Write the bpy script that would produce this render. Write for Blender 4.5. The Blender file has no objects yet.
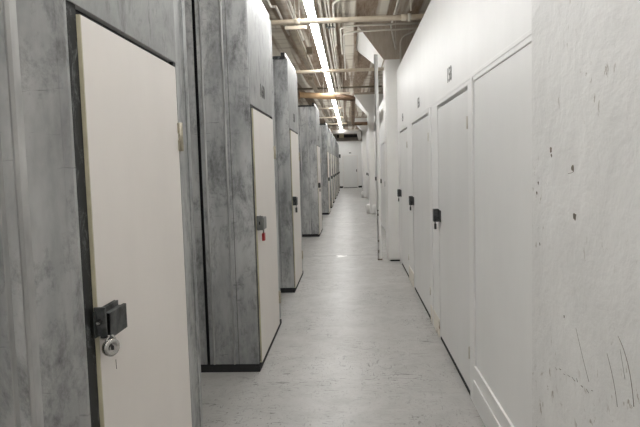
import bpy, bmesh, math, random
from mathutils import Vector, Matrix
random.seed(7)
SC = bpy.context.scene
COL = SC.collection

# ------------------------------------------------------------ materials
def new_mat(name):
    m = bpy.data.materials.new(name); m.use_nodes = True
    nt = m.node_tree; nt.nodes.clear()
    out = nt.nodes.new('ShaderNodeOutputMaterial'); b = nt.nodes.new('ShaderNodeBsdfPrincipled')
    nt.links.new(b.outputs[0], out.inputs[0])
    return m, nt, b
class N:
    def __init__(s, nt):
        s.nt = nt; s.tc = nt.nodes.new('ShaderNodeTexCoord'); s.geo = nt.nodes.new('ShaderNodeNewGeometry')
    def link(s, a, b): s.nt.links.new(a, b)
    def coords(s, scale=(1, 1, 1), off=(0, 0, 0), rot=(0, 0, 0), local=False):
        mp = s.nt.nodes.new('ShaderNodeMapping')
        s.link(s.tc.outputs['Object'] if local else s.geo.outputs['Position'], mp.inputs[0])
        mp.inputs['Scale'].default_value = scale; mp.inputs['Location'].default_value = off
        mp.inputs['Rotation'].default_value = rot
        return mp.outputs[0]
    def noise(s, scale, vec=(1, 1, 1), detail=5, rough=.6, off=(0, 0, 0), dist=0, rot=(0, 0, 0)):
        n = s.nt.nodes.new('ShaderNodeTexNoise'); s.link(s.coords(vec, off, rot), n.inputs['Vector'])
        n.inputs['Scale'].default_value = scale; n.inputs['Detail'].default_value = detail
        n.inputs['Roughness'].default_value = rough; n.inputs['Distortion'].default_value = dist
        return n.outputs['Fac']
    def ramp(s, fac, lo, hi, a=0., b=1.):
        r = s.nt.nodes.new('ShaderNodeMapRange'); s.link(fac, r.inputs[0])
        r.inputs[1].default_value = lo; r.inputs[2].default_value = hi
        r.inputs[3].default_value = a; r.inputs[4].default_value = b
        return r.outputs[0]
    def mix(s, fac, a, b):
        m = s.nt.nodes.new('ShaderNodeMix'); m.data_type = 'RGBA'
        if isinstance(fac, (int, float)): m.inputs[0].default_value = fac
        else: s.link(fac, m.inputs[0])
        for v, i in ((a, 6), (b, 7)):
            if isinstance(v, tuple): m.inputs[i].default_value = (*v, 1)
            else: s.link(v, m.inputs[i])
        return m.outputs[2]
    def math(s, op, a, b=None):
        m = s.nt.nodes.new('ShaderNodeMath'); m.operation = op
        for v, i in ((a, 0), (b, 1)):
            if v is None: continue
            if isinstance(v, (int, float)): m.inputs[i].default_value = v
            else: s.link(v, m.inputs[i])
        return m.outputs[0]
    def bump(s, h, strength, dist, bsdf):
        b = s.nt.nodes.new('ShaderNodeBump'); b.inputs['Strength'].default_value = strength
        b.inputs['Distance'].default_value = dist; s.link(h, b.inputs['Height'])
        s.link(b.outputs[0], bsdf.inputs['Normal'])
    def sep(s):
        x = s.nt.nodes.new('ShaderNodeSeparateXYZ'); s.link(s.geo.outputs['Position'], x.inputs[0]); return x.outputs
M = {}
def simple(name, col, rough=.5, metal=0., var=.12, scale=6, vec=(1, 1, 1), bump=0., col2=None, lo=.35, hi=.65):
    m, nt, b = new_mat(name); n = N(nt)
    c2 = col2 or tuple(max(0, v * (1 - var)) for v in col)
    f = n.noise(scale, vec)
    n.link(n.mix(n.ramp(f, lo, hi), col, c2), b.inputs['Base Color'])
    b.inputs['Roughness'].default_value = rough; b.inputs['Metallic'].default_value = metal
    if bump: n.bump(f, bump, .01, b)
    M[name] = m; return m

def galvanized():
    m, nt, b = new_mat('galvanized'); n = N(nt)
    cloud = n.noise(2.0, (1.6, 1.6, .45), 5, .6, (0, 0, 0), .2)
    blot = n.noise(5, (1.2, 1.2, .6), 9, .78, (3, 1, 2), .25)
    fine = n.noise(34, (1, 1, .5), 5, .7)
    streak = n.noise(9, (2.2, 2.2, .12), 4, .6, (1, 1, 0))
    c = n.mix(n.ramp(cloud, .34, .64), (.20, .206, .21), (.56, .565, .56))
    c = n.mix(n.ramp(blot, .49, .66, 0, .78), c, (.09, .093, .095))
    c = n.mix(n.ramp(streak, .55, .80, 0, .30), c, (.56, .56, .555))
    c = n.mix(n.ramp(fine, .45, .75, 0, .30), c, (.55, .55, .54))
    scr = n.noise(6, (1.2, 1.2, 9), 3, .5, (5, 2, 0), .5, (.3, .2, 0))
    c = n.mix(n.ramp(scr, .69, .74, 0, .5), c, (.13, .13, .13))
    n.link(c, b.inputs['Base Color'])
    b.inputs['Metallic'].default_value = .3
    n.link(n.ramp(blot, .3, .7, .34, .55), b.inputs['Roughness'])
    n.bump(blot, .12, .01, b)
    M['galvanized'] = m
galvanized()
def header_metal():
    m, nt, b = new_mat('header_metal'); n = N(nt)
    streak = n.noise(5, (2.2, 2.2, .9), 9, .75, (7, 0, 0), .3)
    blot = n.noise(4, (1, 1, 1), 7, .75, (1, 9, 2), 1.5)
    c = n.mix(n.ramp(blot, .3, .7), (.34, .345, .34), (.23, .235, .23))
    c = n.mix(n.ramp(streak, .54, .66, 0, .8), c, (.13, .13, .13))
    n.link(c, b.inputs['Base Color']); b.inputs['Roughness'].default_value = .5; b.inputs['Metallic'].default_value = .2
    M['header_metal'] = m
header_metal()
def dark_steel():
    m, nt, b = new_mat('dark_steel'); n = N(nt)
    f = n.noise(14, (1, 1, .5), 7, .8, (0, 3, 0), 1)
    n.link(n.mix(n.ramp(f, .52, .68), (.012, .013, .013), (.22, .23, .23)), b.inputs['Base Color'])
    b.inputs['Roughness'].default_value = .55; b.inputs['Metallic'].default_value = .2
    M['dark_steel'] = m
dark_steel()
simple('worn_rib_highlight', (.60, .60, .59), .35, .4, .5, 5, (1, 1, .3))  # worn shiny ridges, their specular highlight painted in as lighter grey
simple('black_base', (.016, .016, .017), .85, 0, .3, 12)
simple('cream_door', (.80, .755, .715), .42, 0, .06, 1.6, (1, 1, .5))
simple('cream_edge', (.58, .53, .38), .5, 0, .3, 8)
simple('white_paint', (.78, .775, .76), .38, 0, .07, 1.3, (1, 1, .5))
simple('white_door', (.72, .715, .70), .36, 0, .06, 1.5, (1, 1, .4))
simple('chipped_white', (.72, .68, .60), .5, 0, .1, 9, col2=(.28, .22, .16), lo=.6, hi=.68)
simple('column_white', (.82, .81, .785), .35, 0, .06, 2)
simple('seam_dark', (.045, .042, .04), .7, 0, .3, 9)
simple('hasp_metal', (.11, .115, .115), .42, .6, .4, 30, col2=(.028, .03, .03))
simple('hasp_grey', (.23, .235, .225), .42, .5, .3, 30)
simple('chrome', (.55, .54, .52), .25, .95, .3, 30)
simple('brass', (.47, .43, .34), .4, .6, .3, 30)
simple('red_plastic', (.45, .03, .03), .4, 0, .1, 9)
simple('pipe_cream', (.68, .61, .50), .5, 0, .2, 4, col2=(.50, .41, .31))
simple('pipe_tan', (.66, .47, .28), .6, 0, .2, 5, col2=(.45, .29, .16))
simple('pipe_rust', (.26, .16, .09), .7, 0, .2, 5, col2=(.13, .08, .05))
simple('conduit_grey', (.66, .62, .55), .45, .1, .2, 5)
simple('fixture_white', (.8, .8, .79), .4, 0, .03, 5)
simple('duct_white', (.74, .71, .68), .5, 0, .08, 3)
simple('beam_brown', (.48, .43, .37), .7, 0, .3, 3)
simple('sign_cream', (.80, .72, .50), .4, 0, .05, 5)
simple('number_black', (.05, .05, .05), .6, 0, .3, 20)
simple('number_grey', (.20, .20, .19), .6, 0, .3, 40)
simple('scratch_dark', (.16, .14, .11), .8, 0, .3, 30)
simple('tray_brown', (.20, .16, .11), .7, 0, .3, 4)

def plaster():
    m, nt, b = new_mat('plaster'); n = N(nt)
    big = n.noise(2.2, (1, 1, 1), 6, .6, (0, 0, 5), .6)
    mid = n.noise(9, (1, 1, 1.3), 7, .62, (3, 0, 0), .25)
    fine = n.noise(60, (1, 1, 1), 5, .6)
    c = n.mix(n.ramp(big, .35, .65), (.76, .755, .74), (.69, .685, .67))
    spot = n.noise(22, (1, 1.6, 1), 4, .6, (9, 2, 4), .4)
    lowmask = n.ramp(n.noise(2.6, (1, 1, 1), 3, .5, (2, 7, 1)), .5, .62)
    sp = n.math('MULTIPLY', n.ramp(spot, .62, .68, 0, .8), lowmask)
    c = n.mix(sp, c, (.30, .26, .21))
    n.link(c, b.inputs['Base Color']); b.inputs['Roughness'].default_value = .62
    h = n.math('ADD', n.math('MULTIPLY', n.ramp(mid, .35, .75), .5), n.math('MULTIPLY', big, 1.6))
    h = n.math('ADD', h, n.math('MULTIPLY', fine, .07))
    n.bump(h, .34, .02, b)
    M['plaster'] = m
plaster()
def floor_mat():
    m, nt, b = new_mat('floor_concrete'); n = N(nt)
    big = n.noise(.9, (1, 1, 1), 6, .62, (0, 2, 0), .7)
    mid = n.noise(5, (1, 1, 1), 8, .7, (4, 1, 0), .8)
    c = n.mix(n.ramp(big, .32, .68), (.44, .43, .412), (.355, .345, .328))
    c = n.mix(n.ramp(mid, .45, .75, 0, .45), c, (.29, .28, .262))
    grit = n.noise(45, (1, 1, 1), 4, .7, (3, 3, 0))
    c = n.mix(n.ramp(grit, .5, .75, 0, .35), c, (.27, .26, .245))
    gate = n.ramp(n.noise(1.3, (1, 1, 1), 3, .5, (8, 2, 0)), .42, .58, .15, 1)
    sc1 = n.noise(9, (.7, 3.4, 1), 4, .6, (1, 5, 0), 1.6, (0, 0, .3))
    sc2 = n.noise(11, (3.2, .8, 1), 4, .6, (7, 3, 0), 1.6, (0, 0, -.7))
    c = n.mix(n.math('MULTIPLY', n.ramp(sc1, .61, .645, 0, .95), gate), c, (.12, .115, .105))
    c = n.mix(n.math('MULTIPLY', n.ramp(sc2, .615, .65, 0, .7), gate), c, (.13, .125, .115))
    sp = n.noise(38, (1, 1, 1), 3, .55, (1, 1, 0))
    c = n.mix(n.math('MULTIPLY', n.ramp(sp, .635, .67, 0, .8), gate), c, (.12, .11, .10))
    # worn slab joint across the corridor, and faint cross wear further off
    x, y, z = n.sep()
    wob = n.math('MULTIPLY', n.math('SUBTRACT', n.noise(3, (1, .1, 1), 4, .6), .5), .18)
    d = n.math('ABSOLUTE', n.math('ADD', n.math('SUBTRACT', y, 10.28), wob))
    c = n.mix(n.ramp(d, .012, .03, .75, 0), c, (.10, .095, .085))
    d2 = n.math('ABSOLUTE', n.math('ADD', n.math('SUBTRACT', y, 16.3), wob))
    c = n.mix(n.ramp(d2, .02, .12, .45, 0), c, (.2, .19, .17))
    n.link(c, b.inputs['Base Color'])
    n.link(n.ramp(mid, .3, .7, .30, .46), b.inputs['Roughness'])
    n.bump(mid, .12, .01, b)
    M['floor_concrete'] = m
floor_mat()
def ceiling_mat():
    m, nt, b = new_mat('ceiling_concrete'); n = N(nt)
    bands = n.noise(4.2, (1, .025, 1), 2, .5, (.35, 0, 0))
    cross = n.noise(2.6, (.12, 1, 1), 4, .6, (0, 4, 0))
    grain = n.noise(9, (3, .3, 1), 6, .7)
    c = n.mix(n.ramp(bands, .44, .52), (.74, .69, .60), (.20, .125, .07))
    c = n.mix(n.ramp(cross, .52, .62, 0, .6), c, (.20, .125, .07))
    c = n.mix(n.ramp(grain, .35, .8, 0, .4), c, (.72, .68, .60))
    n.link(c, b.inputs['Base Color']); b.inputs['Roughness'].default_value = .8
    n.bump(grain, .2, .01, b)
    M['ceiling_concrete'] = m
ceiling_mat()
def capital_mat():
    m, nt, b = new_mat('capital_concrete'); n = N(nt)
    g = n.noise(10, (2.2, .5, .35), 6, .7)
    c = n.mix(n.ramp(g, .3, .7), (.50, .44, .37), (.38, .32, .255))
    n.link(c, b.inputs['Base Color']); b.inputs['Roughness'].default_value = .75
    M['capital_concrete'] = m
capital_mat()
def tube_mat():
    m = bpy.data.materials.new('lamp_glow'); m.use_nodes = True; nt = m.node_tree; nt.nodes.clear()
    o = nt.nodes.new('ShaderNodeOutputMaterial'); e = nt.nodes.new('ShaderNodeEmission')
    e.inputs[0].default_value = (.985, .985, .97, 1); e.inputs[1].default_value = 24
    nt.links.new(e.outputs[0], o.inputs[0]); M['lamp_glow'] = m
tube_mat()

# ------------------------------------------------------------ mesh helpers
class MB:
    """collects shapes in place and links them as one mesh object"""
    def __init__(s): s.bm = bmesh.new()
    def box(s, x0, x1, y0, y1, z0, z1, bev=0.):
        r = bmesh.ops.create_cube(s.bm, size=1)
        vs = r['verts']
        cx, cy, cz = (x0 + x1) / 2, (y0 + y1) / 2, (z0 + z1) / 2
        dx, dy, dz = abs(x1 - x0), abs(y1 - y0), abs(z1 - z0)
        for v in vs: v.co = Vector((cx + v.co.x * dx, cy + v.co.y * dy, cz + v.co.z * dz))
        if bev:
            es = list({e for v in vs for e in v.link_edges})
            bmesh.ops.bevel(s.bm, geom=es, offset=min(bev, dx * .45, dy * .45, dz * .45), segments=2, affect='EDGES', profile=.7)
        return s
    def tube(s, pts, r, seg=12, cap=True, r1=None):
        pts = [Vector(p) for p in pts]; rings = []
        up = None
        for i, p in enumerate(pts):
            if i == 0: t = pts[1] - pts[0]
            elif i == len(pts) - 1: t = pts[-1] - pts[-2]
            else: t = (pts[i + 1] - p).normalized() + (p - pts[i - 1]).normalized()
            t.normalize()
            if up is None:
                up = Vector((0, 0, 1)) if abs(t.z) < .9 else Vector((1, 0, 0))
            a = up - t * up.dot(t)
            if a.length < 1e-4: a = t.orthogonal()
            a.normalize(); up = a; b = t.cross(a)
            rr = r if r1 is None else r + (r1 - r) * i / (len(pts) - 1)
            rings.append([s.bm.verts.new(p + (a * math.cos(q) + b * math.sin(q)) * rr) for q in [2 * math.pi * k / seg for k in range(seg)]])
        for A, B in zip(rings, rings[1:]):
            for k in range(seg):
                f = s.bm.faces.new((A[k], A[(k + 1) % seg], B[(k + 1) % seg], B[k])); f.smooth = True
        if cap:
            s.bm.faces.new(rings[0][::-1]); s.bm.faces.new(rings[-1])
        return s
    def lathe(s, prof, c, axis='z', seg=24):
        c = Vector(c); rings = []
        for (r, h) in prof:
            ring = []
            for k in range(seg):
                q = 2 * math.pi * k / seg
                u, v = r * math.cos(q), r * math.sin(q)
                p = {'z': (u, v, h), 'x': (h, u, v), 'y': (v, h, u)}[axis]
                ring.append(s.bm.verts.new(c + Vector(p)))
            rings.append(ring)
        for A, B in zip(rings, rings[1:]):
            for k in range(seg):
                f = s.bm.faces.new((A[k], A[(k + 1) % seg], B[(k + 1) % seg], B[k])); f.smooth = True
        s.bm.faces.new(rings[0][::-1]); s.bm.faces.new(rings[-1])
        return s
    def hull(s, pts, faces):
        vs = [s.bm.verts.new(p) for p in pts]
        for f in faces: s.bm.faces.new([vs[i] for i in f])
        return s
    def build(s, name, mat, parent=None):
        bmesh.ops.recalc_face_normals(s.bm, faces=s.bm.faces)
        me = bpy.data.meshes.new(name)
        base = Vector((0, 0, 0))
        if parent is not None: base = world_loc(parent)
        elif s.bm.verts:
            xs = [v.co for v in s.bm.verts]
            base = Vector(((min(v.x for v in xs) + max(v.x for v in xs)) / 2, (min(v.y for v in xs) + max(v.y for v in xs)) / 2, min(v.z for v in xs)))
        for v in s.bm.verts: v.co -= base
        s.bm.to_mesh(me); s.bm.free()
        me.materials.append(M[mat] if isinstance(mat, str) else mat)
        o = bpy.data.objects.new(name, me); COL.objects.link(o)
        if parent is not None: o.parent = parent
        else: o.location = base
        return o
def world_loc(o):
    v = o.location.copy(); p = o.parent
    while p: v += p.location; p = p.parent
    return v
def thing(name, label, cat, loc, group=None):
    o = bpy.data.objects.new(name, None); COL.objects.link(o); o.location = loc
    o.empty_display_size = .1
    return tag(o, label, cat, group)
def tag(o, label, cat, group=None, kind=None):
    o['label'] = label; o['category'] = cat
    if group: o['group'] = group
    if kind: o['kind'] = kind
    return o
def struct(o, label=None, cat=None):
    o['kind'] = 'structure'
    if label: o['label'] = label
    if cat: o['category'] = cat
    return o
def bend(p0, p1, p2, rad, n=8):
    """points along p0-p1-p2 with a rounded corner at p1"""
    p0, p1, p2 = Vector(p0), Vector(p1), Vector(p2)
    a = p1 + (p0 - p1).normalized() * rad; b = p1 + (p2 - p1).normalized() * rad
    return [p0] + [(1 - t) ** 2 * a + 2 * t * (1 - t) * p1 + t * t * b for t in [k / n for k in range(n + 1)]] + [p2]
def text_on(txt, size, at, right, up, out, name, mat, parent, stretch=1.0):
    cu = bpy.data.curves.new(name, 'FONT'); cu.body = txt; cu.size = size
    cu.align_x = 'CENTER'; cu.align_y = 'CENTER'; cu.extrude = .0008; cu.offset = size * .014
    to = bpy.data.objects.new('tmp', cu); COL.objects.link(to)
    dg = bpy.context.evaluated_depsgraph_get()
    me = bpy.data.meshes.new_from_object(to.evaluated_get(dg))
    bpy.data.objects.remove(to); bpy.data.curves.remove(cu)
    R, U, O = Vector(right), Vector(up), Vector(out)
    base = world_loc(parent)
    for v in me.vertices:
        c = v.co; v.co = Vector(at) + R * c.x * stretch + U * c.y + O * c.z - base
    me.name = name; me.materials.clear(); me.materials.append(M[mat])
    o = bpy.data.objects.new(name, me); COL.objects.link(o); o.parent = parent
    return o

LX, RX = -.73, .752         # the two faces of the corridor
CEIL = 3.80
Y_END = 41.6

# ------------------------------------------------------------ the setting
fl = struct(MB().box(-2.7, 3.0, -3.0, Y_END + .2, -.12, 0).build('floor', 'floor_concrete'), 'grey worn concrete corridor floor with dark scuffs', 'floor')
# chipped light filler patch in the slab joint
pm = MB(); vs = []
for k in range(14):
    q = 2 * math.pi * k / 14; r = 1 + .3 * math.sin(3 * q + 1) + .15 * math.sin(5 * q)
    vs.append(pm.bm.verts.new((-.20 + .085 * r * math.cos(q), 10.2 + .11 * r * math.sin(q), .002)))
pm.bm.faces.new(vs)
pp = pm.build('floor_patch', 'column_white', fl)
struct(MB().box(-2.7, 3.0, -3.0, Y_END + .2, CEIL, CEIL + .15).build('ceiling', 'ceiling_concrete'), 'stained brown and beige concrete ceiling slab', 'ceiling')
struct(MB().box(-2.85, -2.7, -3.0, Y_END + .2, -.12, CEIL + .15).build('wall_left', 'white_paint'))
struct(MB().box(3.0, 3.15, -3.0, Y_END + .2, -.12, CEIL + .15).build('wall_far_right', 'white_paint'))
struct(MB().box(-2.85, 3.15, -3.15, -3.0, -.12, CEIL + .15).build('wall_back', 'white_paint'))
# end wall with an opening for its door
DE0, DE1, DEZ = -.50, .44, 2.17
we = MB().box(-2.7, DE0 - .02, Y_END, Y_END + .15, 0, CEIL).box(DE1 + .02, 3.0, Y_END, Y_END + .15, 0, CEIL)
we.box(DE0 - .02, DE1 + .02, Y_END, Y_END + .15, DEZ + .02, CEIL)
struct(we.build('wall_end', 'white_paint'), 'white wall closing the far end of the corridor', 'wall')
d = struct(MB().box(DE0, DE1, Y_END + .02, Y_END + .06, .03, DEZ, .004).build('door_1', 'white_door'), 'white flush door in the far end wall', 'door')
MB().box(DE1 - .07, DE1 - .01, Y_END - .03, Y_END + .02, 1.10, 1.26, .006).build('handle', 'hasp_metal', d)
MB().box(DE0 - .06, DE0, Y_END - .008, Y_END, 0, DEZ + .06).box(DE1, DE1 + .06, Y_END - .008, Y_END, 0, DEZ + .06).box(DE0, DE1, Y_END - .008, Y_END, DEZ, DEZ + .06).build('door_frame', 'duct_white', d)
MB().box(-.10, .05, Y_END - .004, Y_END - .001, 2.36, 2.45).build('number', 'number_grey', d)
struct(MB().box(-2.7, DE0 - .06, Y_END - .012, Y_END, 0, .12).box(DE1 + .06, RX, Y_END - .012, Y_END, 0, .12).build('baseboard_end', 'black_base'))
struct(MB().box(DE0 + .0, DE1, Y_END - .01, Y_END + .02, 0, .03).build('trim_1', 'black_base'))
cb = MB().box(-.80, -.68, Y_END - .14, Y_END - .001, 2.08, 2.32, .01).build('wall_box', 'hasp_metal')
tag(cb, 'small dark box on the end wall beside the far door', 'box')

# right-hand partition: rough plaster stretch near the camera, then painted panelling with doors
plw = struct(MB().box(.735, 1.0, -3.0, 2.50, 0, CEIL, .012).build('wall_right_plaster', 'plaster'), 'rough white plastered wall with chips and scratches', 'wall')
def stroke(pts, r, name='scratch'):
    m = MB(); m.tube(pts, r, 6); return m.build(name, 'scratch_dark', plw)
def curve3(a, b, c, n=8):
    a, b, c = Vector(a), Vector(b), Vector(c)
    return [(1 - t) ** 2 * a + 2 * t * (1 - t) * (b * 2 - (a + c) / 2) + t * t * c for t in [k / n for k in range(n + 1)]]
stroke(curve3((.735, 2.0, .989), (.735, 1.945, .915), (.735, 1.888, .846)), .0009)
stroke(curve3((.735, 1.757, .981), (.735, 1.712, .915), (.735, 1.685, .849)), .0010)
stroke(curve3((.735, 1.686, 1.053), (.735, 1.622, .99), (.735, 1.587, .890)), .0012)
stroke(curve3((.735, 1.672, 1.02), (.735, 1.655, .98), (.735, 1.640, .945)), .0008)
for k in range(9):
    q = k / 8; yy = 2.20 - .33 * q; zz = .79 + .035 * q + random.uniform(-.008, .008)
    stroke([(.735, yy, zz), (.735, yy - random.uniform(.012, .03), zz - random.uniform(-.004, .010))], random.uniform(.0008, .0018), 'scuff')
stroke(curve3((.735, 2.08, 1.50), (.735, 2.04, 1.505), (.735, 2.025, 1.51)), .0008)
for (y, z, r) in ((2.034, 1.52, .011), (2.014, 1.359, .012), (2.253, 1.585, .010), (2.245, 1.565, .006), (2.40, 1.46, .008), (2.42, 1.42, .007), (2.38, 1.22, .006), (2.11, 1.0, .005)):
    m = MB(); ring = []
    for k in range(10):
        q = 2 * math.pi * k / 10; rr = r * (1 + .35 * random.uniform(-1, 1))
        ring.append(m.bm.verts.new((.7340, y + rr * math.cos(q) * 1.2, z + rr * math.sin(q))))
    c = m.bm.verts.new((.7338, y, z))
    for k in range(10): m.bm.faces.new((ring[k], ring[(k + 1) % 10], c))
    m.build('chip', 'scratch_dark', plw)

WT = 3.0   # partition height
# openings: (y0, y1)
RD = [(3.90, 5.24), (5.84, 7.40), (8.02, 9.22)]
RF = [(11.2, 12.62), (13.3, 15.0), (16.0, 17.62), (21.0, 22.4), (23.4, 25.0), (26.2, 27.4)]
wr = MB()
wr.box(RX, .86, 2.45, 9.60, 2.035, WT, .006)              # header
edges = [3.78] + [v for dd in RD for v in dd] + [9.60]
for k in range(0, len(edges), 2): wr.box(RX, .86, edges[k], edges[k + 1], 0, 2.035)
wr.box(RX, .86, 2.45, 3.78, 0, .25)                        # base under the fixed panel
wr.box(RX + .006, .86, 2.45, 3.732, .255, 2.06)              # fixed panel
wr.box(RX - .006, RX + .02, 2.45, 3.74, .25, .268, .004)   # ledge
struct(wr.build('wall_right', 'white_paint'), 'smooth white painted partition on the right of the corridor', 'wall')
sm = MB().box(.862, .875, 2.45, 9.6, 0, WT).build('trim_2', 'seam_dark'); struct(sm)
struct(MB().box(RX - .002, RX + .01, 2.45, 9.58, 2.062, 2.086, .003).build('trim_3', 'white_paint'))
struct(MB().box(RX - .007, RX + .01, 3.735, 3.775, .25, 2.06, .004).build('trim_4', 'white_paint'))
struct(MB().box(RX - .009, RX + .01, 5.62, 5.66, 0, 2.06, .004).build('trim_5', 'white_paint'))
struct(MB().box(RX - .008, RX + .004, 2.5, 3.77, .03, .165, .003).build('baseboard_right', 'white_door'))
struct(MB().box(RX + .004, RX + .012, 2.5, 9.58, 0, .02).build('trim_6', 'black_base'))
struct(MB().box(RX - .006, RX + .003, 5.25, 5.83, .01, .17, .003).build('trim_7', 'chipped_white'))
struct(MB().box(RX - .006, RX + .003, 7.41, 8.01, .01, .19, .003).build('trim_8', 'chipped_white'))
# beyond the first column
w2 = MB(); w2.box(RX, .86, 9.95, Y_END, 2.035, WT, .006)
edges = [9.95] + [v for dd in RF for v in dd] + [Y_END]
for k in range(0, len(edges), 2): w2.box(RX, .86, edges[k], edges[k + 1], 0, 2.035)
struct(w2.build('wall_right_far', 'white_paint'), 'white partition carrying on beyond the first column', 'wall')
struct(MB().box(.862, .875, 9.95, Y_END, 0, WT).build('trim_9', 'seam_dark'))

def padlock(x, y, z, side, label, mat='hasp_metal', red=False, s=1.0):
    """small padlock hanging flat against a door; side=+1 corridor lies towards +x"""
    t = thing('padlock', label, 'padlock', (x, y, z))
    MB().box(x - .009 * s, x + .009 * s, y - .021 * s, y + .021 * s, z - .048 * s, z, .005 * s).build('body', 'red_plastic' if red else mat, t)
    pts = [(x, y - .013 * s, z - .004)] + [(x, y - .013 * s * math.cos(q), z + .014 * s + .013 * s * math.sin(q)) for q in [math.pi * k / 8 for k in range(9)]] + [(x, y + .013 * s, z - .004)]
    MB().tube(pts, .0032 * s, 8).build('shackle', 'chrome', t)
    return t
def right_door(n, y0, y1, lock_z, num, label):
    dr = struct(MB().box(RX + .003, RX + .04, y0 + .008, y1 - .008, .035, 2.008, .003).build('door_%d' % n, 'white_door'), label, 'door')
    for hz in (1.80, .30):
        MB().tube([(RX - .002, y0 + .004, hz - .04), (RX - .002, y0 + .004, hz + .04)], .007, 8).build('hinge', 'conduit_grey', dr)
    yl = y1 + .02
    MB().box(RX - .006, RX + .003, yl - .14, yl + .06, lock_z - .045, lock_z + .055, .003).build('hasp_plate', 'hasp_metal', dr)
    MB().box(RX - .052, RX - .006, yl - .09, yl - .02, lock_z - .045, lock_z + .065, .006).build('hasp', 'hasp_metal', dr)
    if num:
        text_on(num, .15, (RX - .0012, (y0 + y1) / 2 + .02, 2.20), (0, -1, 0), (0, 0, 1), (-1, 0, 0), 'number', 'number_grey', dr, .95)
    return yl
rl = [('white right-hand door nearest the camera, with a tall row of numbers above it', '158'), ('second white door along the right wall, behind the nearest one', '156'), ('third white door on the right, last before the square column', '154')]
for i, ((y0, y1), (lb, num)) in enumerate(zip(RD, rl)):
    yl = right_door(i + 2, y0, y1, (1.09, 1.09, 1.10)[i], num, lb)
    padlock(RX - .035, yl - .055, 1.09 - .062, -1, ['dark padlock hanging on the nearest white right-hand door', 'dark padlock on the second white right-hand door', 'dark padlock on the white door just before the column'][i])
far_names = ['behind the white post', 'in the wall just past the white post, hidden edge', 'halfway to the first white drum base', 'past the first white drum base', 'ahead of the second white drum base', 'close to the second white drum base']
for i, (y0, y1) in enumerate(RF):
    right_door(i + 5, y0, y1, 1.13, None, 'white right-hand door ' + far_names[i])

# columns with flared capitals
def column(n, y0, plinth):
    y1 = y0 + .62
    c = struct(MB().box(.57, 1.2, y0, y1, 0, 3.22, .05).build('column', 'column_white'),
               ['nearest white column at the end of the right-hand doors', 'second white column, rising from a round drum base', 'third white column far down the right side'][n], 'column')
    T = 3.735; top = [(.16, y0 + .05, T), (1.75, y0 + .05, T), (1.75, y0 + 2.1, T), (.16, y0 + 2.1, T)]
    MB().box(.16, 1.75, y0 + .05, y0 + 2.1, T, CEIL).build('drop_panel', 'capital_concrete', c)
    bot = [(.55, y0 - .01, 3.18), (1.22, y0 - .01, 3.18), (1.22, y0 + .95, 3.18), (.55, y0 + .95, 3.18)]
    cp = MB().hull(bot + top, [(3, 2, 1, 0), (4, 5, 6, 7), (0, 1, 5, 4), (1, 2, 6, 5), (2, 3, 7, 6), (3, 0, 4, 7)]).build('capital', 'capital_concrete', c)
    cp.data.materials.append(M['column_white'])
    for p in cp.data.polygons:
        if p.normal.x < -.5 or n > 0: p.material_index = 1
    if plinth:
        MB().lathe([(.43, 0), (.43, .26), (.415, .29), (.375, .30)], (.90, y0 + .35, 0), 'z', 40).build('plinth', 'column_white', c)
    return c
column(0, 9.58, False); column(1, 18.9, True); column(2, 28.3, True)
struct(MB().box(.60, .76, 9.57, 9.58, 0, .02).build('trim_10', 'black_base'))
# thin white post in front of the gap beside the first column
po = MB().box(.412, .470, 9.70, 9.712, .02, 3.29).box(.412, .424, 9.70, 9.76, .02, 3.29)
t = thing('steel_post', 'thin white steel angle post standing beside the first column', 'post', (.44, 9.72, 0))
po.build('shaft', 'column_white', t)
MB().box(.405, .478, 9.693, 9.77, 0, .02).build('foot_plate', 'tray_brown', t)
for z, h in ((.12, .05), (.30, .03), (.72, .04), (.80, .02)): MB().box(.411, .43, 9.6985, 9.70, z, z + h).build('rust_mark', 'scratch_dark', t)

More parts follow.
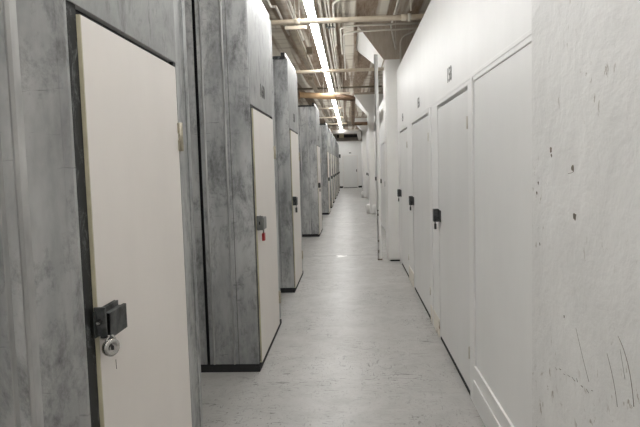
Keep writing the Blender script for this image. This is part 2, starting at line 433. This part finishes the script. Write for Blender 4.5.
# ------------------------------------------------------------ left-hand lockers
def locker(k, Y0, d0, d1, Y1, num, label, near):
    top = 2.95 if k < 2 else 2.85; DT = 1.980 if near == 0 else 2.0
    t = thing('storage_locker', label, 'locker', (LX, Y0, 0), 'grey metal storage lockers along the left side')
    XB = -2.25
    # side facing the camera: ribbed sheet with an open seam
    ribs = [(.150, .030), (.205, .008)] if k == 0 else [(.19, .010), (.346, .010)]
    m = MB().box(LX - .380, LX - .006, Y0, Y0 + .012, .06, top).box(XB, LX - .405, Y0, Y0 + .012, .06, top)
    m.box(LX - .03, LX - .004, Y0 - .004, Y0 + .012, .06, top, .003)
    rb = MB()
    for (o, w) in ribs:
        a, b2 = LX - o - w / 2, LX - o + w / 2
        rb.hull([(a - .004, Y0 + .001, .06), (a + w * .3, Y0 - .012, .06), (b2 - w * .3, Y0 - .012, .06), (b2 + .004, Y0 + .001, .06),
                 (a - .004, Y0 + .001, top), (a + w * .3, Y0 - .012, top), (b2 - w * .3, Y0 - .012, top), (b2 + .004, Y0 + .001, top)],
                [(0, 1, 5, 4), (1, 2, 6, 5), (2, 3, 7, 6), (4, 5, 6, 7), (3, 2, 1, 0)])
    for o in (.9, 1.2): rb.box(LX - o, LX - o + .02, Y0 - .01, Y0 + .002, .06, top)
    sp = m.build('side_panel', 'galvanized', t)
    rb.build('rib', 'worn_rib_highlight', sp)
    MB().box(LX - .158, LX - .155, Y0 - .0008, Y0 + .001, .06, top).build('groove', 'seam_dark', sp)
    MB().box(XB, LX - .052, Y0 + .06, Y0 + .07, .06, top - .013).build('seam_backing', 'black_base', t)
    MB().box(XB, LX - .006, Y1 - .012, Y1, .06, top).build('far_panel', 'galvanized', t)
    MB().box(XB, XB + .012, Y0 + .03, Y1 - .012, .06, top).build('rear_panel', 'galvanized', t)
    MB().box(XB, LX - .01, Y0 + .03, Y1 - .012, top - .012, top).build('roof_panel', 'galvanized', t)
    MB().box(XB, LX + .003, Y0 - .006, Y1 + .002, 0, .04).box(XB, LX - .031, Y0 - .006, Y1 + .002, .04, .06).build('plinth', 'black_base', t)
    # dark steel frame round the door
    f = MB().box(LX - .05, LX - .004, Y0 + .012, d0 - .004, .06, 2.03)
    f.build('door_frame', 'dark_steel', t)
    MB().box(LX - .05, LX - .006, d1 + .004, d1 + .035, .06, 2.03).build('door_frame', 'dark_steel', t)
    MB().box(LX - .05, LX - .022, Y0 + .012, d1 + .035, DT + .002, DT + .024).build('head_gap', 'black_base', t)
    MB().box(LX - .07, LX - .051, d0 - .01, d1 + .01, .06, 2.01).build('frame_backing', 'seam_dark', t)
    # sheet to the right of the door and header above
    j = MB().box(LX - .03, LX - .003, d1 + .036, Y1 - .055, .06, top).box(LX - .03, LX + .001, Y1 - .05, Y1, .06, top, .004)
    j.box(LX - .03, LX - .008, Y1 - .06, Y1 - .04, .06, top)
    j.build('jamb_panel', 'galvanized', t)
    MB().box(LX - .025, LX, Y0 + .010, d1 + .034, DT + .024, top, .002).build('header_panel', 'header_metal', t)
    # open rail along the top front edge
    r = MB().box(LX - .075, LX - .065, Y0 - .01, Y1 + .05, top, top + .07).box(LX - .075, LX - .03, Y0 - .01, Y1 + .05, top + .06, top + .07)
    r.build('top_rail', 'dark_steel', t)
    MB().box(LX - .034, LX - .022, Y0 + .0, Y1 + .05, top + .03, top + .07, .002).build('rail_lip', 'fixture_white', t)
    tb = MB().box(LX - .9, LX - .03, Y0 - .012, Y0 + .0, top - .005, top + .03); tb.build('top_strip', 'dark_steel', t)
    # door leaf
    dr = MB().box(LX - .03, LX + .006, d0 + .005, d1 - .002, .042, DT, .002).build('door', 'cream_door', t)
    dr['label'] = 'cream painted flush door'
    MB().box(LX - .03, LX + .0055, d0, d0 + .005, .042, DT, .001).build('door_edge', 'cream_edge', dr)
    for hz in (1.69, .30):
        MB().tube([(LX + .012, d1 + .006, hz - .06), (LX + .012, d1 + .006, hz + .06)], .012, 10).box(LX - .002, LX + .013, d1 - .014, d1 + .034, hz - .058, hz - .014).box(LX - .002, LX + .013, d1 - .014, d1 + .034, hz + .014, hz + .058).build('hinge', 'brass', dr)
    if near == 0:
        for (a1, a2) in (((2.07, .462), (2.13, .492)), ((2.10, .452), (2.12, .475)), ((1.74, .985), (1.742, .955))):
            MB().tube([(LX + .006, *a1), (LX + .006, *a2)], .0012, 6).build('scratch', 'scratch_dark', dr)
    if num:
        text_on(num, .15, (LX + .001, (5.10 if k == 1 else (d0 + d1) / 2 + .02), 2.185), (0, 1, 0), (0, 0, 1), (1, 0, 0), 'number', 'number_black', t, 1.2)
    # latch
    if near == 0:
        h = MB().box(LX + .006, LX + .010, d0 - .03, d0 + .12, 1.09, 1.165).box(LX + .002, LX + .036, d0 - .016, d0 - .008, 1.092, 1.174, .002)
        hp = h.build('hasp', 'hasp_metal', dr)
        MB().lathe([(.009, -.006), (.009, .0), (.006, .002)], (LX + .018, d0 - .017, 1.133), 'y', 16).build('bolt', 'black_base', hp)
        MB().lathe([(.0045, -.003), (.003, .003)], (LX + .017, d0 - .024, 1.131), 'y', 10).build('rivet', 'chrome', hp)
        g = MB().box(LX + .028, LX + .038, d0 + .006, d0 + .134, 1.078, 1.152, .002)
        g.box(LX + .010, LX + .038, d0 + .006, d0 + .014, 1.08, 1.15)
        g.box(LX + .010, LX + .030, d0 + .006, d0 + .134, 1.140, 1.147)
        g.box(LX + .008, LX + .013, d0 + .006, d0 + .134, 1.08, 1.162)
        g.build('hasp_cover', 'hasp_metal', dr)
    else:
        MB().box(LX + .012, LX + .018, d0 + .01, d0 + .12, 1.07, 1.18, .002).build('hasp_plate', 'hasp_grey', dr)
        h = MB().box(LX + .002, LX + .052, d0 - .006, d0 + .004, 1.075, 1.185, .004).box(LX + .018, LX + .050, d0 + .05, d0 + .20, 1.072, 1.165, .006)
        hp = h.build('hasp', 'hasp_grey' if near == 1 else 'hasp_metal', dr)
        MB().box(LX + .022, LX + .030, d0 - .010, d0 - .005, 1.118, 1.142).build('keyhole', 'black_base', hp)
    return t
specs = [
    (1.562, 1.632, 2.525, 2.735, None, 'grey metal locker nearest the camera, with a wide cream door and black hasp', 0),
    (4.44, 4.53, 5.69, 5.86, '160', 'grey metal locker numbered 160 with a red padlock on its cream door', 1),
    (7.30, 7.38, 8.44, 8.62, '158', 'grey metal locker just behind the one with the red padlock', 2),
    (13.15, 13.23, 14.45, 14.66, '156', 'grey metal locker across the wide gap, fourth from the camera', 2),
    (19.1, 19.18, 20.2, 20.4, None, 'fifth grey metal locker along the left row', 2),
    (22.05, 22.13, 23.1, 23.4, None, 'sixth grey metal locker along the left row', 2),
    (25.0, 25.08, 26.1, 26.35, None, 'seventh grey metal locker along the left row', 2),
    (27.95, 28.03, 29.1, 29.3, None, 'eighth grey metal locker along the left row', 2),
    (30.9, 30.98, 32.0, 32.25, None, 'ninth grey metal locker, last but two before the end wall', 2),
    (33.85, 33.93, 35.0, 35.2, None, 'tenth grey metal locker, last but one before the end wall', 2),
    (36.8, 36.88, 37.9, 38.15, None, 'last grey metal locker before the end wall', 2)]
for k, (Y0, d0, d1, Y1, num, lb, near) in enumerate(specs):
    locker(k, Y0, d0, d1, Y1, num, lb, near)
    x = LX + .034
    if k == 0:
        p = thing('padlock', 'round chrome disc padlock under the black hasp of the nearest door', 'padlock', (x, d0 + .012, 1.052))
        c = (x, d0 + .012, 1.052)
        MB().lathe([(.005, -.010), (.022, -.010), (.026, -.005), (.026, .005), (.022, .010), (.015, .0105), (.013, .008), (.005, .008)], c, 'x', 32).build('body', 'chrome', p)
        MB().box(c[0] + .008, c[0] + .0115, c[1] - .003, c[1] + .003, c[2] - .006, c[2] + .006, .001).build('keyway', 'black_base', p)
        MB().tube([(c[0], c[1] + .014 * math.cos(q), c[2] + .016 + .018 * math.sin(q)) for q in [math.pi * i / 8 for i in range(9)]], .0045, 8).build('shackle', 'chrome', p)
        p.rotation_euler = (0, 0, -.6)
    elif k == 1:
        padlock(x, d0 + .125, 1.040, 1, 'small red padlock hanging from the latch of locker 160', red=True, s=1.25)
    elif k == 2:
        padlock(x, d0 + .13, 1.040, 1, 'dark padlock on the locker behind number 160', s=1.3)
    elif k == 3:
        padlock(x, d0 + .13, 1.042, 1, 'dark padlock on the fourth grey locker, across the gap', s=1.2)

# ------------------------------------------------------------ lights
def lamp(i, y):
    ords = ['topmost', 'second', 'third', 'fourth', 'fifth', 'sixth', 'seventh', 'eighth', 'ninth', 'tenth', 'eleventh', 'twelfth', 'thirteenth', 'fourteenth', 'fifteenth', 'sixteenth', 'seventeenth']
    lb = 'fluorescent strip light beyond the low brown beam at the far end' if i <= -100 else 'fluorescent strip light hidden above the white far duct' if i <= -50 else 'fluorescent strip light overhead, before the ones in the photo' if i < 0 else 'fluorescent strip light, %s of the bright run as it recedes' % ords[i]
    t = thing('strip_light', lb, 'ceiling light', (-.39, y, 3.2), 'fluorescent strip lights in one run along the ceiling')
    MB().box(-.424, -.356, y + .02, y + 1.23, 3.223, 3.29, .004).build('housing', 'fixture_white', t)
    MB().box(-.433, -.347, y + .022, y + 1.228, 3.2, 3.222, .006).build('tube_lens', 'lamp_glow', t)
    e = MB().box(-.436, -.344, y + .003, y + .021, 3.198, 3.26, .003); e.build('end_cap', 'fixture_white', t)
    MB().box(-.436, -.344, y + 1.229, y + 1.247, 3.198, 3.26, .003).build('end_cap', 'fixture_white', t)
    for yy in (y + .03, y + 1.22):
        for xx in (-.441, -.339): MB().box(xx - .004, xx + .004, yy - .015, yy + .015, 3.205, 3.30).build('bracket', 'hasp_grey', t)
    for yy in (y + .3, y + .95): MB().tube([(-.39, yy, 3.285), (-.39, yy, CEIL)], .005, 6).build('hanger', 'conduit_grey', t)
for i in range(17): lamp(i, 6.36 - 1.25 + 1.25 * i)
for i in range(4): lamp(-50 - i, 26.36 + 1.25 * i)
for i in range(5): lamp(-100 - i, 34.9 + 1.25 * i)
for i in range(6): lamp(-1 - i, 6.36 - 2.5 - 1.25 * i)

# ------------------------------------------------------------ pipes, conduits, ducts
def pipe(name, pts, r, mat, label, cat='pipe', parts=()):
    o = MB().tube(pts, r, 14).build(name, mat)
    return tag(o, label, cat)
p1 = pipe('ceiling_pipe', [(-2.5, 6.5, 3.085), (2.6, 6.5, 3.085)], .029, 'pipe_cream', 'cream pipe crossing the corridor nearest the camera, below the lights')
for x in (-.53, .60):
    MB().tube([(x - .03, 6.5, 3.085), (x + .03, 6.5, 3.085)], .035, 14).build('coupling', 'pipe_cream', p1)
hg = thing('pipe_hanger', 'rod hanger holding the nearest crossing pipe at its right', 'hanger', (.655, 6.5, 3.08))
MB().tube([(.672, 6.5, 3.15), (.672, 6.5, CEIL)], .010, 8).build('rod', 'conduit_grey', hg)
MB().tube([(.640, 6.5, 3.085), (.67, 6.5, 3.085)], .042, 14).build('clamp', 'conduit_grey', hg)
p2 = pipe('ceiling_pipe', [(-2.5, 9.82, 3.075), (.62, 9.82, 3.075)], .027, 'pipe_cream', 'cream pipe crossing the corridor to the first column')
MB().tube([(-.45, 9.82, 3.075), (-.40, 9.82, 3.075)], .036, 14).build('coupling', 'pipe_cream', p2)
# fat tan pipe with its elbow
t = thing('drain_pipe', 'fat tan pipe with a rusty elbow and run along the ceiling', 'pipe', (-.5, 12.95, 2.95))
MB().tube([(-1.06, 12.95, 3.082), (-.29, 12.95, 3.012)], .062, 18).build('tan_section', 'pipe_tan', t)
MB().lathe([(.07, -.03), (.085, -.03), (.085, .0), (.07, .0)], (-1.04, 12.95, 3.080), 'x', 18).build('flange', 'pipe_rust', t)
MB().tube(bend((-.29, 12.95, 3.012), (.08, 12.95, 2.975), (.12, 21.4, 3.0), .16), .060, 18).build('elbow', 'pipe_rust', t)
MB().tube([(.12, 21.3, 3.0), (.735, 21.4, 3.0)], .062, 16).build('branch', 'pipe_rust', t)
def rods0(o, pts):
    for (x, y, z) in pts: MB().tube([(x, y, z), (x, y, CEIL)], .005, 6).build('hanger_rod', 'conduit_grey', o)
# struts carrying the lights
for i, (y, x0, x1, z) in enumerate([(7.05, -.72, -.47, 3.15), (13.5, -.66, .03, 3.15), (16.9, -.9, -.2, 3.15), (20.1, -1.1, -.2, 3.15), (23.2, -1.0, -.1, 3.15)]):
    o = MB().box(x0, x1, y - .02, y + .02, z - .02, z + .02, .003).build('support_strut', 'pipe_cream')
    tag(o, 'pale cross strut under the lights, ' + ['short one just past the nearest crossing pipe', 'just before the fat tan pipe', 'first beyond the fat tan pipe', 'second beyond the fat tan pipe', 'third beyond the fat tan pipe'][i], 'strut', 'cross struts under the strip lights')
    rods0(o, [(q, y, z) for q in ((-.60, -.55), (-.56, -.14), (-.72, -.28), (-.95, -.28), (-.92, -.15))[i]])
o = MB().box(-2.6, .90, 16.65, 16.75, 3.66, 3.70).build('ceiling_rod', 'tray_brown'); tag(o, 'thin dark rail crossing close under the ceiling past the tan pipe', 'rail')
# conduits along the corridor
def rods(o, pts, top=None):
    for (x, y, z) in pts: MB().tube([(x, y, z), (x, y, CEIL)], .005, 6).build('hanger_rod', 'conduit_grey', o)
    return o
def conduit(pts, r, label, mat='conduit_grey'):
    o = MB().tube(pts, r, 10).build('conduit', mat)
    a, b2 = Vector(pts[0]), Vector(pts[1])
    rods(o, [a.lerp(b2, .27) + Vector((0, 0, r)), a.lerp(b2, .9) + Vector((0, 0, r))] if abs(a.z - b2.z) < .1 else [Vector(pts[-1])])
    return tag(o, label, 'conduit', 'electrical conduits under the ceiling')
    return tag(MB().tube(pts, r, 10).build('conduit', mat), label, 'conduit', 'electrical conduits under the ceiling')
Z = 3.5
conduit([(-.33, 2, Z), (-.33, 26, Z)], .020, 'thick pale conduit running right beside the strip lights')
conduit([(-.262, 2, Z), (-.262, 22, Z)], .012, 'thin conduit, second to the right of the lights')
conduit([(-.225, 2, Z), (-.225, 24, Z)], .012, 'thin conduit, third to the right of the lights')
conduit([(-.205, 8.6, Z + .05), (-.205, 23, Z + .05)], .010, 'short thin conduit starting beside the black clamps')
conduit(bend((-.19, 9.95, Z), (-.165, 7.3, Z), (.3, 7.25, Z + .1), .18), .017, 'white hooked conduit bending right at the top of the photo')
conduit(bend((-.10, 10.7, Z), (-.10, 8.62, Z), (2.0, 8.62, Z), .22), .014, 'upper of two conduits bending right across to the partition')
conduit(bend((-.065, 13.9, Z), (-.06, 8.95, Z - .01), (2.0, 8.85, Z - .01), .26), .014, 'lower of two conduits bending right, reaching further back')
conduit([(-.678, 3.5, Z), (-.678, 9.4, Z)], .016, 'cream conduit left of the lights above locker 160')
conduit([(-.73, 5, Z + .02), (-.70, 15, Z + .02)], .010, 'thin conduit left of the lights reaching past the second pipe')
conduit(bend((-.925, 4.0, Z), (-.925, 7.44, Z), (-.86, 7.44, Z), .05)[:-1] + bend((-.88, 7.44, Z), (-.862, 7.44, Z), (-.862, 9.0, Z), .015)[1:], .017, 'cream conduit with an offset kink above the left lockers')
conduit(bend((.624, 4.0, Z), (.655, 9.30, Z + .12), (.735, 9.40, 3.30), .15), .015, 'conduit at upper right dropping down in front of the column')
conduit(bend((.806, 9.42, 3.10), (.806, 9.42, 3.47), (1.3, 9.42, 3.70), .10), .014, 'short bent conduit rising behind the partition top')
cl = tag(MB().box(-.30, -.17, 8.56, 8.59, Z - .022, Z + .035).box(-.27, -.235, 8.54, 8.61, Z - .028, Z - .01).build('conduit_clamp', 'hasp_metal'), 'black clamp gripping the conduits right of the lights', 'clamp')
cl2 = tag(MB().box(-.70, -.60, 10.3, 10.42, 3.45, 3.56, .01).build('junction_box', 'tray_brown'), 'small dark junction box left of the lights', 'junction box')
rods0(cl, [(-.285, 8.575, Z + .03)])
rods0(cl2, [(-.65, 10.36, 3.55)])
# brown channel trays along the ceiling
def tray(x0, x1, y0, y1, z, label):
    o = MB().box(x0, x1, y0, y1, z, z + .05).box(x0, x0 + .01, y0, y1, z + .05, z + .09).box(x1 - .01, x1, y0, y1, z + .05, z + .09).build('cable_tray', 'tray_brown')
    rods0(o, [(x0 + .04, y0 + .4, z + .02), (x0 + .04, y1 - .4, z + .02)])
    return tag(o, label, 'cable tray', 'brown cable trays above the left lockers')
tray(-.80, -.72, 8.2, 12.6, 3.42, 'brown cable tray left of the lights, before the tan pipe')
tray(-.86, -.78, 13.0, 25.0, 3.40, 'brown cable tray left of the lights, beyond the tan pipe')
# far duct, low beam and small sign
o = MB().tube([(-.78, 27.6, 3.08), (.16, 27.6, 3.08)], .095, 20).build('air_duct', 'duct_white'); tag(o, 'white duct crossing where the run of lights ends', 'duct')
MB().tube(bend((.15, 27.6, 3.08), (.40, 27.6, 3.08), (.52, 33.0, 2.98), .22), .095, 20).build('duct_elbow', 'duct_white', o)
struct(MB().box(-2.6, .752, 34.0, 34.5, 2.93, 3.45).build('beam', 'beam_brown'), 'brown beam low across the far end of the corridor', 'beam')
struct(MB().box(-.72, .60, 33.95, 34.0, 3.11, 3.27).build('beam_gap_shade', 'seam_dark'))  # shade of the unlit gap over the beam, drawn as a dark strip
s = thing('hanging_sign', 'small cream sign box hanging below the far ceiling', 'sign', (-.47, 33.4, 3.06))
MB().box(-.60, -.34, 33.36, 33.44, 3.08, 3.30, .01).build('sign_box', 'sign_cream', s)
MB().tube([(-.47, 33.4, 3.30), (-.47, 33.4, CEIL)], .01, 6).build('stem', 'conduit_grey', s)

# ------------------------------------------------------------ camera, world, view
cam = bpy.data.cameras.new('camera'); co = bpy.data.objects.new('camera', cam); COL.objects.link(co)
R = Vector((.99829353, .05092619, -.02857552)); U = Vector((.02444187, .08002097, .99649347)); F = Vector((-.05303426, .99549142, -.07863969))
mw = Matrix.Identity(4)
for i in range(3): mw[i][0], mw[i][1], mw[i][2] = R[i], U[i], -F[i]
mw[0][3], mw[1][3], mw[2][3] = 0, 0, 1.55
co.matrix_world = mw
cam.sensor_width = 36; cam.lens = 600 * 36 / 640; cam.clip_start = .02; cam.clip_end = 200
SC.camera = co
w = bpy.data.worlds.new('world'); SC.world = w; w.use_nodes = True
w.node_tree.nodes['Background'].inputs[0].default_value = (.8, .8, .8, 1); w.node_tree.nodes['Background'].inputs[1].default_value = .2
vs_ = SC.view_settings
SC.display_settings.display_device = 'sRGB'
vs_.view_transform = 'Standard'; vs_.look = 'None'; vs_.gamma = 1; vs_.use_curve_mapping = False; vs_.exposure = 0.6
SC.cycles.max_bounces = 16; SC.cycles.diffuse_bounces = 12; SC.cycles.use_denoising = True
